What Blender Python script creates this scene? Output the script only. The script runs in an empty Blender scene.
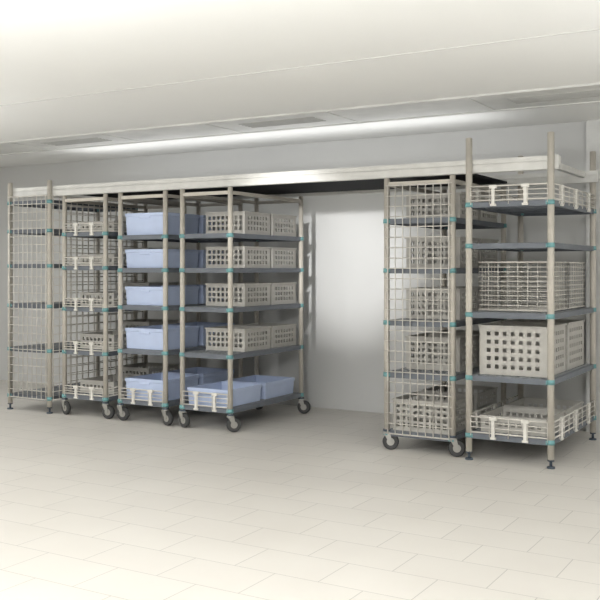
import bpy, math, random
from mathutils import Vector, Matrix
random.seed(3)
S=bpy.context.scene
COL=S.collection

# ---------------------------------------------------------------- materials
def srgb(r,g,b):
    f=lambda c:(c/255/12.92) if c/255<=0.04045 else ((c/255+0.055)/1.055)**2.4
    return (f(r),f(g),f(b),1)
def mat(name,rgb,rough=0.5,metal=0.0,noise=0.06,nscale=12,bump=0.0,bscale=80,spec=0.5):
    m=bpy.data.materials.new(name); m.use_nodes=True
    nt=m.node_tree; b=nt.nodes['Principled BSDF']
    b.inputs['Roughness'].default_value=rough; b.inputs['Metallic'].default_value=metal
    b.inputs['Specular IOR Level'].default_value=spec
    c=srgb(*rgb)
    tc=nt.nodes.new('ShaderNodeTexCoord'); n=nt.nodes.new('ShaderNodeTexNoise')
    n.inputs['Scale'].default_value=nscale; n.inputs['Detail'].default_value=4
    nt.links.new(tc.outputs['Object'],n.inputs['Vector'])
    r=nt.nodes.new('ShaderNodeValToRGB')
    r.color_ramp.elements[0].position=0.3; r.color_ramp.elements[1].position=0.7
    r.color_ramp.elements[0].color=tuple(x*(1-noise) for x in c[:3])+(1,)
    r.color_ramp.elements[1].color=tuple(min(1,x*(1+noise)) for x in c[:3])+(1,)
    nt.links.new(n.outputs['Fac'],r.inputs['Fac']); nt.links.new(r.outputs['Color'],b.inputs['Base Color'])
    if bump>0:
        n2=nt.nodes.new('ShaderNodeTexNoise'); n2.inputs['Scale'].default_value=bscale
        nt.links.new(tc.outputs['Object'],n2.inputs['Vector'])
        bp=nt.nodes.new('ShaderNodeBump'); bp.inputs['Strength'].default_value=bump; bp.inputs['Distance'].default_value=0.002
        nt.links.new(n2.outputs['Fac'],bp.inputs['Height']); nt.links.new(bp.outputs['Normal'],b.inputs['Normal'])
    return m
M_POST=mat('post_taupe_epoxy',(190,184,173),0.55,0.0)
M_MAT=mat('shelf_mat_slate',(138,142,145),0.5)
M_TRAV=mat('shelf_frame_slate',(106,111,118),0.5)
M_TEAL=mat('corner_clip_teal',(108,156,158),0.4)
M_WIRE=mat('wire_epoxy',(206,202,194),0.5,0.0)
M_WHITE=mat('bracket_white',(220,217,209),0.5)
M_PERF=mat('perforated_plastic',(186,183,176),0.55)
M_BLUE=mat('bin_blue_plastic',(188,201,228),0.45,noise=0.03)
M_RUB=mat('caster_rubber',(62,62,62),0.6)
M_HUB=mat('caster_steel',(170,168,163),0.35,0.6)
M_TRACK=mat('track_aluminium',(204,203,198),0.4,0.1)
M_DARK=mat('track_cover_dark',(18,19,24),0.75,spec=.2)
M_FOOT=mat('foot_dark',(70,80,90),0.5)
M_WALL=mat('wall_paint',(204,204,202),0.42,noise=0.012,nscale=1.5,bump=0.08,bscale=40,spec=0.5)
M_CEIL=mat('ceiling_paint',(235,235,232),0.7,noise=0.015,nscale=1.0,bump=0.05,bscale=60)
M_TRIM=mat('trim_grey',(216,216,213),0.5)
M_VENT=mat('vent_grey',(212,212,208),0.5,noise=0.1,nscale=3)
M_SLOT=mat('vent_slot',(178,178,174),0.6)
def floormat():
    m=bpy.data.materials.new('floor_tile'); m.use_nodes=True; nt=m.node_tree; b=nt.nodes['Principled BSDF']
    tc=nt.nodes.new('ShaderNodeTexCoord'); br=nt.nodes.new('ShaderNodeTexBrick')
    nt.links.new(tc.outputs['Object'],br.inputs['Vector'])
    br.offset=0.5; br.inputs['Scale'].default_value=1.0
    br.inputs['Brick Width'].default_value=0.45; br.inputs['Row Height'].default_value=0.30
    br.inputs['Mortar Size'].default_value=0.0022; br.inputs['Mortar Smooth'].default_value=0.1
    br.inputs['Color1'].default_value=srgb(212,208,201); br.inputs['Color2'].default_value=srgb(209,205,198)
    br.inputs['Mortar'].default_value=srgb(172,169,163)
    n=nt.nodes.new('ShaderNodeTexNoise'); n.inputs['Scale'].default_value=1.4; n.inputs['Detail'].default_value=6
    nt.links.new(tc.outputs['Object'],n.inputs['Vector'])
    r=nt.nodes.new('ShaderNodeValToRGB'); r.color_ramp.elements[0].position=.3; r.color_ramp.elements[1].position=.7
    r.color_ramp.elements[0].color=(.93,.925,.92,1); r.color_ramp.elements[1].color=(1,1,1,1)
    nt.links.new(n.outputs['Fac'],r.inputs['Fac'])
    mx=nt.nodes.new('ShaderNodeMix'); mx.data_type='RGBA'; mx.blend_type='MULTIPLY'; mx.inputs[0].default_value=1
    nt.links.new(br.outputs['Color'],mx.inputs[6]); nt.links.new(r.outputs['Color'],mx.inputs[7])
    nt.links.new(mx.outputs[2],b.inputs['Base Color'])
    b.inputs['Roughness'].default_value=0.45
    return m
M_FLOOR=floormat()

# ---------------------------------------------------------------- mesh builder
class MB:
    def __init__(s): s.v=[]; s.f=[]; s.smooth=[]
    def box(s,x0,x1,y0,y1,z0,z1):
        o=len(s.v)
        s.v+=[(x0,y0,z0),(x1,y0,z0),(x1,y1,z0),(x0,y1,z0),(x0,y0,z1),(x1,y0,z1),(x1,y1,z1),(x0,y1,z1)]
        for q in ((3,2,1,0),(4,5,6,7),(0,1,5,4),(1,2,6,5),(2,3,7,6),(3,0,4,7)):
            s.f.append(tuple(o+i for i in q)); s.smooth.append(False)
    def cyl(s,p0,p1,r0,r1=None,n=12,cap=True):
        if r1 is None: r1=r0
        p0=Vector(p0);p1=Vector(p1); a=(p1-p0).normalized()
        t=Vector((1,0,0)) if abs(a.x)<0.9 else Vector((0,1,0))
        u=a.cross(t).normalized(); w=a.cross(u)
        o=len(s.v)
        for p,r in ((p0,r0),(p1,r1)):
            for i in range(n):
                an=2*math.pi*i/n
                s.v.append(tuple(p+u*(math.cos(an)*r)+w*(math.sin(an)*r)))
        for i in range(n):
            j=(i+1)%n
            s.f.append((o+i,o+j,o+n+j,o+n+i)); s.smooth.append(True)
        if cap:
            s.f.append(tuple(o+i for i in reversed(range(n)))); s.smooth.append(False)
            s.f.append(tuple(o+n+i for i in range(n))); s.smooth.append(False)
    def wire(s,p0,p1,r=0.003): s.cyl(p0,p1,r,n=5,cap=True)
    def poly(s,pts,faces):
        o=len(s.v); s.v+=pts
        for q in faces: s.f.append(tuple(o+i for i in q)); s.smooth.append(False)
    def obj(s,name,m,parent=None,loc=(0,0,0),bevel=0):
        me=bpy.data.meshes.new(name); me.from_pydata(s.v,[],s.f); me.update()
        me.polygons.foreach_set('use_smooth',s.smooth)
        me.materials.append(m)
        ob=bpy.data.objects.new(name,me); COL.objects.link(ob); ob.location=loc
        if parent: ob.parent=parent
        if bevel:
            b=ob.modifiers.new('bevel','BEVEL'); b.width=bevel; b.segments=2; b.limit_method='ANGLE'
        return ob
def empty(name,loc,rz=0):
    e=bpy.data.objects.new(name,None); e.location=loc; e.rotation_euler=(0,0,rz); e.empty_display_size=.2; COL.objects.link(e); return e

# ---------------------------------------------------------------- room
XL,XR,YB,YF,HC=-9.6,3.2,8.1,-3.0,2.66
def slab(name,b,m):
    mb=MB(); mb.box(*b); return mb.obj(name,m)
slab('floor',(XL-.1,XR+.1,YF-.1,YB+.1,-.1,0),M_FLOOR)
slab('ceiling',(XL-.1,XR+.1,YF-.1,YB+.1,HC,HC+.1),M_CEIL)
slab('wall_back',(XL-.1,XR+.1,YB,YB+.1,0,HC),M_WALL)
slab('wall_front',(XL-.1,XR+.1,YF-.1,YF,0,HC),M_WALL)
slab('wall_left',(XL-.1,XL,YF,YB,0,HC),M_WALL)
slab('wall_right',(XR,XR+.1,YF,YB,0,HC),M_WALL)
slab('trim_1',(-1.9,-1.1,YB-.05,YB,0,HC),M_TRIM)
mb=MB()
mb.box(XL,XR,6.45,6.48,HC-.015,HC); mb.box(XL,XR,7.12,7.15,HC-.015,HC)
mb.box(XL,XR,6.48,7.12,HC-.006,HC)
x=XL
while x<XR:
    mb.box(x,x+.015,6.48,7.12,HC-.012,HC-.006); x+=1.2
mb.obj('trim_2',M_VENT)
mb=MB()
x=XL+.25
while x<XR-1:
    for k in range(5): mb.box(x,x+.75,6.68+k*.05,6.70+k*.05,HC-.012,HC-.006)
    x+=2.4
mb.obj('trim_3',M_SLOT)
mb=MB(); mb.box(XL,XR,5.0,5.012,HC-.004,HC)
mb.obj('trim_4',M_VENT)

# ---------------------------------------------------------------- shelving
def shelf_parts(parent,w,d,zs):
    tr=MB(); mt=MB(); te=MB()
    hw,hd=w/2,d/2
    for z in zs:
        tr.box(-hw+.01,hw-.01,-hd-.012,-hd+.012,z-.042,z-.002)
        tr.box(-hw+.01,hw-.01,hd-.012,hd+.012,z-.042,z-.002)
        tr.box(-hw-.012,-hw+.012,-hd+.01,hd-.01,z-.042,z-.002)
        tr.box(hw-.012,hw+.012,-hd+.01,hd-.01,z-.042,z-.002)
        for k in (-1,0,1):
            tr.box(-hw,hw,k*d/4-.008,k*d/4+.008,z-.035,z-.013)
        for s in range(4):
            y0=-hd+.014+s*(d-.028)/4; y1=y0+(d-.028)/4-.004
            x0,x1=-hw+.014,hw-.014
            mt.box(x0,x1,y0,y0+.022,z-.012,z); mt.box(x0,x1,y1-.022,y1,z-.012,z)
            mt.box(x0,x0+.03,y0+.022,y1-.022,z-.012,z); mt.box(x1-.03,x1,y0+.022,y1-.022,z-.012,z)
            n=9
            for i in range(1,n):
                xx=x0+.03+(x1-x0-.06)*i/n
                mt.box(xx-.011,xx+.011,y0+.022,y1-.022,z-.011,z-.001)
            for i in range(1,3):
                yy=y0+(y1-y0)*i/3
                mt.box(x0+.03,x1-.03,yy-.009,yy+.009,z-.0105,z-.0015)
        for sx in (-1,1):
            for sy in (-1,1):
                te.cyl((sx*hw,sy*hd,z-.036),(sx*hw,sy*hd,z-.002),.029,.027,n=12)
                te.box(sx*hw-.012-(.02 if sx>0 else 0),sx*hw+.012+(.02 if sx<0 else 0),sy*hd-.016,sy*hd+.016,z-.034,z-.008)
    tr.obj('shelf_frames',M_TRAV,parent,bevel=0.002); mt.obj('shelf_mats',M_MAT,parent); te.obj('corner_clips',M_TEAL,parent)

def posts(parent,w,d,z0,ztop,r=.022):
    p=MB()
    for sx in (-1,1):
        for sy in (-1,1):
            x,y=sx*w/2,sy*d/2
            p.cyl((x,y,z0),(x,y,ztop),r,n=16)
            p.cyl((x,y,ztop),(x,y,ztop+.006),r+.002,r*.7,n=16)
    p.obj('posts',M_POST,parent)

def casters(parent,w,d):
    h=MB(); t=MB()
    R=.064
    for sx in (-1,1):
        for sy in (-1,1):
            x,y=sx*w/2,sy*d/2
            a=random.uniform(-.5,.5)+(0 if sx<0 else .3)
            ca,sa=math.cos(a),math.sin(a)
            ox,oy=x+.03*ca, y+.03*sa
            nx,ny=-sa,ca
            t.cyl((ox-nx*.011,oy-ny*.011,R),(ox+nx*.011,oy+ny*.011,R),R-.001,n=28)
            t.cyl((ox-nx*.016,oy-ny*.016,R),(ox-nx*.011,oy-ny*.011,R),R-.008,R-.001,n=28)
            t.cyl((ox+nx*.011,oy+ny*.011,R),(ox+nx*.016,oy+ny*.016,R),R-.001,R-.008,n=28)
            h.cyl((ox-nx*.019,oy-ny*.019,R),(ox+nx*.019,oy+ny*.019,R),.030,n=20)
            h.cyl((ox-nx*.03,oy-ny*.03,R),(ox+nx*.03,oy+ny*.03,R),.009,n=10)
            for s in (-1,1):
                b0=Vector((ox+nx*s*.026,oy+ny*s*.026,R)); b1=Vector((x+nx*s*.024,y+ny*s*.024,.135))
                dd=Vector((ca,sa,0)); nn=Vector((nx,ny,0))*.0025
                pts=[]
                for bb,wd in ((b0,.012),(b1,.028)):
                    for q in ((-1,-1),(1,-1),(1,1),(-1,1)):
                        pts.append(tuple(bb+dd*wd*q[0]+nn*q[1]))
                h.poly(pts,[(3,2,1,0),(4,5,6,7),(0,1,5,4),(1,2,6,5),(2,3,7,6),(3,0,4,7)])
            h.cyl((x,y,.130),(x,y,.142),.034,n=16)
            h.cyl((x,y,.142),(x,y,.165),.016,n=12)
    t.obj('caster_tyres',M_RUB,parent); h.obj('caster_forks',M_HUB,parent)
    b=MB()
    for sx in (-1,1):
        for sy in (-1,1):
            b.cyl((sx*w/2,sy*d/2,.142),(sx*w/2,sy*d/2,.158),.030,n=16)
    b.obj('bumpers',M_FOOT,parent)

def feet(parent,w,d):
    b=MB()
    for sx in (-1,1):
        for sy in (-1,1):
            x,y=sx*w/2,sy*d/2
            b.cyl((x,y,0),(x,y,.012),.03,.028,n=16); b.cyl((x,y,.012),(x,y,.055),.010,n=10)
            b.cyl((x,y,.05),(x,y,.065),.024,n=12)
    b.obj('levelling_feet',M_FOOT,parent)

def grid_panel(parent,name,face,w,d,z0,z1,px=.065,pz=.08):
    g=MB()
    if face in('front','back'):
        yy=-d/2-.028 if face=='front' else d/2+.028; a0,a1=-w/2+.02,w/2-.02
        P=lambda a,z,o=0:(a,yy+o,z)
    else:
        xx=w/2+.028 if face=='right' else -w/2-.028; a0,a1=-d/2+.02,d/2-.02
        P=lambda a,z,o=0:(xx+o,a,z)
    n=round((a1-a0)/px)
    for i in range(n+1):
        a=a0+(a1-a0)*i/n; g.wire(P(a,z0),P(a,z1),.0042 if 0<i<n else .006)
    n=round((z1-z0)/pz)
    for i in range(n+1):
        z=z0+(z1-z0)*i/n; g.wire(P(a0-.02,z,.005),P(a1+.02,z,.005),.0042 if 0<i<n else .006)
    g.obj(name,M_WIRE,parent)

def ledge(parent,name,w,d,z,h=.10,sides='FLR'):
    g=MB(); c=MB()
    hw,hd=w/2,d/2
    runs=[]
    if 'F' in sides: runs.append(((-hw+.02,-hd-.018),(hw-.02,-hd-.018)))
    if 'B' in sides: runs.append(((-hw+.02,hd+.018),(hw-.02,hd+.018)))
    if 'L' in sides: runs.append(((-hw-.018,-hd+.02),(-hw-.018,hd-.02)))
    if 'R' in sides: runs.append(((hw+.018,-hd+.02),(hw+.018,hd-.02)))
    for a,b in runs:
        L=math.hypot(b[0]-a[0],b[1]-a[1]); alx=abs(b[0]-a[0])>abs(b[1]-a[1])
        for k in range(4):
            zz=z+.008+(h-.008)*k/3
            g.wire((a[0],a[1],zz),(b[0],b[1],zz),.006 if k in(0,3) else .004)
        n=max(2,round(L/.14))
        for i in range(n+1):
            x=a[0]+(b[0]-a[0])*i/n; y=a[1]+(b[1]-a[1])*i/n
            g.wire((x,y,z-.02),(x,y,z+h),.0035)
        m=2 if L<.8 else 3
        for i in range(m):
            f=(i+.5)/m if m==3 else (.3,.72)[i]
            x=a[0]+(b[0]-a[0])*f; y=a[1]+(b[1]-a[1])*f
            e=.009
            if alx:
                c.box(x-.012,x+.012,y-e,y+e,z-.035,z+h+.004)
                c.box(x-.028,x+.028,y-e-.001,y+e+.001,z+h-.018,z+h+.007)
                c.box(x-.022,x+.022,y-e-.001,y+e+.001,z-.035,z-.018)
            else:
                c.box(x-e,x+e,y-.012,y+.012,z-.035,z+h+.004)
                c.box(x-e-.001,x+e+.001,y-.028,y+.028,z+h-.018,z+h+.007)
                c.box(x-e-.001,x+e+.001,y-.022,y+.022,z-.035,z-.018)
    g.obj(name+'_wires',M_WIRE,parent); c.obj(name+'_brackets',M_WHITE,parent,bevel=.002)

# ---- contents
def perforated_basket(loc,w,l,h,p=.048,hole=.030,m=None):
    g=MB(); t=.004
    def wall(face):
        if face in 'FB':
            a0,a1=-w/2,w/2; c=(-l/2 if face=='F' else l/2-t)
            bx=lambda A0,A1,Z0,Z1: g.box(A0,A1,c,c+t,Z0,Z1)
        else:
            a0,a1=-l/2+t,l/2-t; c=(-w/2 if face=='L' else w/2-t)
            bx=lambda A0,A1,Z0,Z1: g.box(c,c+t,A0,A1,Z0,Z1)
        nx=max(2,int((a1-a0-.03)//p)); nz=max(1,int((h-.03)//p))
        mx=((a1-a0)-nx*p)/2; mz=(h-nz*p)/2; b=(p-hole)/2
        bx(a0,a1,0,mz+b)
        for k in range(1,nz): bx(a0,a1,mz+k*p-b,mz+k*p+b)
        bx(a0,a1,h-mz-b,h)
        for k in range(nz):
            z0=mz+k*p+b; z1=mz+(k+1)*p-b
            bx(a0,a0+mx+b,z0,z1); bx(a1-mx-b,a1,z0,z1)
            for i in range(1,nx): bx(a0+mx+i*p-b,a0+mx+i*p+b,z0,z1)
    for f in 'FBLR': wall(f)
    g.box(-w/2+t,w/2-t,-l/2+t,l/2-t,0,.004)
    r=.008
    g.box(-w/2-r,w/2+r,-l/2-r,-l/2,h-.012,h); g.box(-w/2-r,w/2+r,l/2,l/2+r,h-.012,h)
    g.box(-w/2-r,-w/2,-l/2,l/2,h-.012,h); g.box(w/2,w/2+r,-l/2,l/2,h-.012,h)
    return g.obj('perforated_basket',m or M_PERF,None,loc)

def storage_bin(loc,w,l,h):
    g=MB(); t=.006; tp=.012; r=.014
    def ring(a,b,z): return [(-a,-b,z),(a,-b,z),(a,b,z),(-a,b,z)]
    W,L=w/2,l/2
    rings=[ring(W-tp,L-tp,0),ring(W-r*.4,L-r*.4,h-.03),ring(W,L,h-.03),ring(W,L,h),ring(W-r,L-r,h),ring(W-tp-t,L-tp-t,t)]
    pts=[p for q in rings for p in q]; fs=[(3,2,1,0)]
    for k in range(len(rings)-1):
        for i in range(4):
            j=(i+1)%4; fs.append((k*4+i,k*4+j,(k+1)*4+j,(k+1)*4+i))
    k=(len(rings)-1)*4; fs.append((k,k+1,k+2,k+3))
    g.poly(pts,fs)
    for s in(-1,1):
        g.box(-.06,.06,s*(L-.004)-.006,s*(L-.004)+.006,h-.05,h-.028)
    return g.obj('storage_bin',M_BLUE,None,loc,bevel=.003)

def wire_basket(loc,w,l,h):
    g=MB(); W,L=w/2,l/2
    nz=10
    for k in range(nz+1):
        z=.006+(h-.012)*k/nz; r=.007 if k in(0,nz) else .0038
        c=[(-W,-L,z),(W,-L,z),(W,L,z),(-W,L,z)]
        for i in range(4): g.wire(c[i],c[(i+1)%4],r)
    for s in(-1,1):
        n=round(w/.07)
        for i in range(n+1):
            x=-W+w*i/n; g.wire((x,s*L,.004),(x,s*L,h-.004),.0032)
        n=round(l/.07)
        for i in range(n+1):
            y=-L+l*i/n; g.wire((s*W,y,.004),(s*W,y,h-.004),.0032)
    n=round(l/.04)
    for i in range(n+1):
        y=-L+l*i/n; g.wire((-W,y,.006),(W,y,.006),.0032)
    for x in(-W*.5,0,W*.5): g.wire((x,-L,.004),(x,L,.004),.003)
    return g.obj('wire_basket',M_WIRE,None,loc)

FY=6.50; D=1.19
def cart(x0,x1,zs,ztop=2.085,grid=None):
    w=x1-x0; cx=(x0+x1)/2; cy=FY+D/2
    e=empty('mobile_shelving_cart',(cx,cy,0))
    posts(e,w,D,.158,ztop); casters(e,w,D); shelf_parts(e,w,D,zs)
    g=MB()
    for sy in(-1,1):
        g.box(-w/2,w/2,sy*D/2-.012,sy*D/2+.012,ztop-.055,ztop-.025)
    for sx in(-1,1):
        g.box(sx*w/2-.012,sx*w/2+.012,-D/2,D/2,ztop-.055,ztop-.025)
    g.obj('top_frame',M_POST,e)
    return e,w,cx,cy
def fixed(x0,x1,zs,ztop):
    w=x1-x0; cx=(x0+x1)/2; d=D+.06; cy=FY-.03+d/2-.005
    e=empty('stationary_shelving_unit',(cx,cy,0))
    posts(e,w,d,.06,ztop,.024); feet(e,w,d); shelf_parts(e,w,d,zs)
    return e,w,d,cx,cy

ZS=[.20,.66,1.06,1.40,1.70]
e,w,d,cx,cy=fixed(-7.14,-6.60,[.16,.62,1.05,1.44,1.78,2.06],2.24)
grid_panel(e,'grid_panel_front','front',w,d,.13,2.1)
grid_panel(e,'grid_panel_side','right',w,d,.13,2.1,px=.08)
# cart A: wire ledges in front, perforated baskets toward the back
e,w,cx,cy=cart(-6.437,-5.918,[.20,.62,1.03,1.42,1.74])
for z in (.20,.62,1.03,1.42,1.74): ledge(e,'ledge',w,D,z,.08,'FR')
grid_panel(e,'grid_panel_side','left',w,D,.2,2.0,px=.08)
for z,h in ((.20,.2),(.62,.24),(1.03,.22),(1.42,.18),(1.74,.18)):
    perforated_basket((cx,cy+.31,z+.001),w-.09,.46,h)
    perforated_basket((cx,cy-.2,z+.001),w-.09,.46,h*.6)
# cart B
e,w,cx,cy=cart(-5.736,-5.213,ZS)
for z,h in zip(ZS,(.19,.19,.17,.17,.20)):
    for yy in(-.31,.27): storage_bin((cx,cy+yy,z+.001),w-.06,.52,h)
ledge(e,'ledge',w,D,.20,.10,'F')
# cart C
e,w,cx,cy=cart(-5.023,-4.512,ZS)
for z,h in zip(ZS[1:],(.2,.2,.19,.2)):
    for yy in(-.10,.36): perforated_basket((cx,cy+yy,z+.001),w-.09,.42,h)
for yy in(-.31,.27): storage_bin((cx,cy+yy,.201),w-.06,.52,.15)
ledge(e,'ledge',w,D,.20,.12,'F')
# cart D
e,w,cx,cy=cart(-3.045,-2.508,[.15,.60,1.0,1.40,1.78])
grid_panel(e,'grid_panel_front','front',w,D,.13,2.03)
for z,h in ((.60,.26),(1.0,.24),(1.40,.24),(1.78,.2)):
    for yy in(-.12,.36): perforated_basket((cx,cy+yy,z+.001),w-.09,.42,h)
for yy in(-.31,.27): perforated_basket((cx,cy+yy,.151),w-.07,.5,.24)
# tall stationary unit
e,w,d,cx,cy=fixed(-2.368,-1.769,[.20,.62,1.08,1.58,1.88],2.345)
ledge(e,'ledge_top',w,d,1.88,.11,'FRL'); ledge(e,'ledge_bottom',w,d,.20,.12,'FRL')
for yy in(-.29,.28):
    wire_basket((cx,cy+yy,1.088),w-.09,.5,.36)
    perforated_basket((cx,cy+yy,.621),w-.10,.5,.36,p=.06,hole=.03)
for yy in(-.29,.28): perforated_basket((cx,cy+yy,.201),w-.12,.5,.12)

# ---------------------------------------------------------------- overhead track
e=empty('overhead_track',(0,0,0))
t=MB(); XA,XB=-7.16,-1.72
for y in (FY,FY+D):
    t.box(XA,XB,y-.02,y+.045,2.155,2.19)
    t.box(XA,XB,y-.012,y+.04,2.149,2.155)
    t.box(XA,XB,y-.02,y+.045,2.120,2.149)
    t.box(XA,XB,y-.02,y-.012,2.095,2.12); t.box(XA,XB,y+.037,y+.045,2.095,2.12)
for x in (XA+.08,-6.52,-5.1,-3.8,XB-.12):
    t.box(x-.02,x+.02,FY+.045,FY+D-.02,2.135,2.18)
t.obj('track_rails',M_TRACK,e)
c=MB(); c.box(-6.5,-2.47,FY+.046,FY+D-.021,2.118,2.134); c.obj('cover_panel',M_DARK,e)

# ---------------------------------------------------------------- lights
def area(name,loc,sx,sy,power,rot=(0,0,0),col=(.985,.99,.99)):
    l=bpy.data.lights.new(name,'AREA'); l.shape='RECTANGLE'; l.size=sx; l.size_y=sy; l.energy=power; l.color=col
    o=bpy.data.objects.new(name,l); o.location=loc; o.rotation_euler=rot; COL.objects.link(o); return o
def spot(name,loc,tgt,power,ang,rad=.08,blend=.8):
    l=bpy.data.lights.new(name,'SPOT'); l.energy=power; l.spot_size=math.radians(ang); l.spot_blend=blend; l.shadow_soft_size=rad; l.color=(.99,.99,.99)
    o=bpy.data.objects.new(name,l); o.location=loc
    o.rotation_euler=(Vector(tgt)-Vector(loc)).to_track_quat('-Z','Y').to_euler(); COL.objects.link(o); return o
area('ceiling_light',(-1.2,1.2,HC-.03),2.4,.6,75)
area('ceiling_light.001',(-5.8,2.2,HC-.03),2.4,.6,70)
area('ceiling_light.002',(1.5,5.6,HC-.03),1.0,.6,38)
area('ceiling_light.003',(-8.6,5.4,HC-.03),.8,.5,28)
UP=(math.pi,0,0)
area('ceiling_fill',(-2.5,1.3,1.4),3.8,1.0,165,UP)  # added unseen fill, aimed up to brighten the ceiling near the camera
area('ceiling_fill.001',(-7.2,3.6,1.4),1.4,1.4,48,UP)  # added ceiling fill, off to the left
area('ceiling_fill.002',(.9,4.6,1.4),1.2,1.2,48,UP)  # added ceiling fill, off to the right
area('track_top_fill',(-4.8,7.35,2.24),4.6,.2,14,UP)  # added hidden strip for the glow on the ceiling, not a track fitting
spot('rack_fill',(-.6,-1.0,2.3),(-3.2,7,1.0),360,50,rad=.3)  # added fill from behind the camera to lift the racks
spot('rack_fill.001',(-5.5,-1.0,2.3),(-5.6,7,1.2),160,36,rad=.3)  # second added rack fill, further left
spot('wall_glow_spot',(-3.35,2.6,2.45),(-4.2,8.1,1.45),1100,19,blend=1)  # added spot imitating the reflected glow on the back wall, no real fixture
w=bpy.data.worlds.new('room_ambient'); S.world=w; w.use_nodes=True
w.node_tree.nodes['Background'].inputs[0].default_value=(.9,.92,1,1); w.node_tree.nodes['Background'].inputs[1].default_value=.3

# ---------------------------------------------------------------- camera
cd=bpy.data.cameras.new('camera'); cam=bpy.data.objects.new('camera',cd); COL.objects.link(cam)
cam.location=(0,0,1.4); cam.rotation_euler=(math.radians(90),0,math.atan2(.507,.862))
cd.lens=926/600*36; cd.sensor_width=36; cd.shift_y=-32/600
S.camera=cam
S.view_settings.view_transform='Standard'
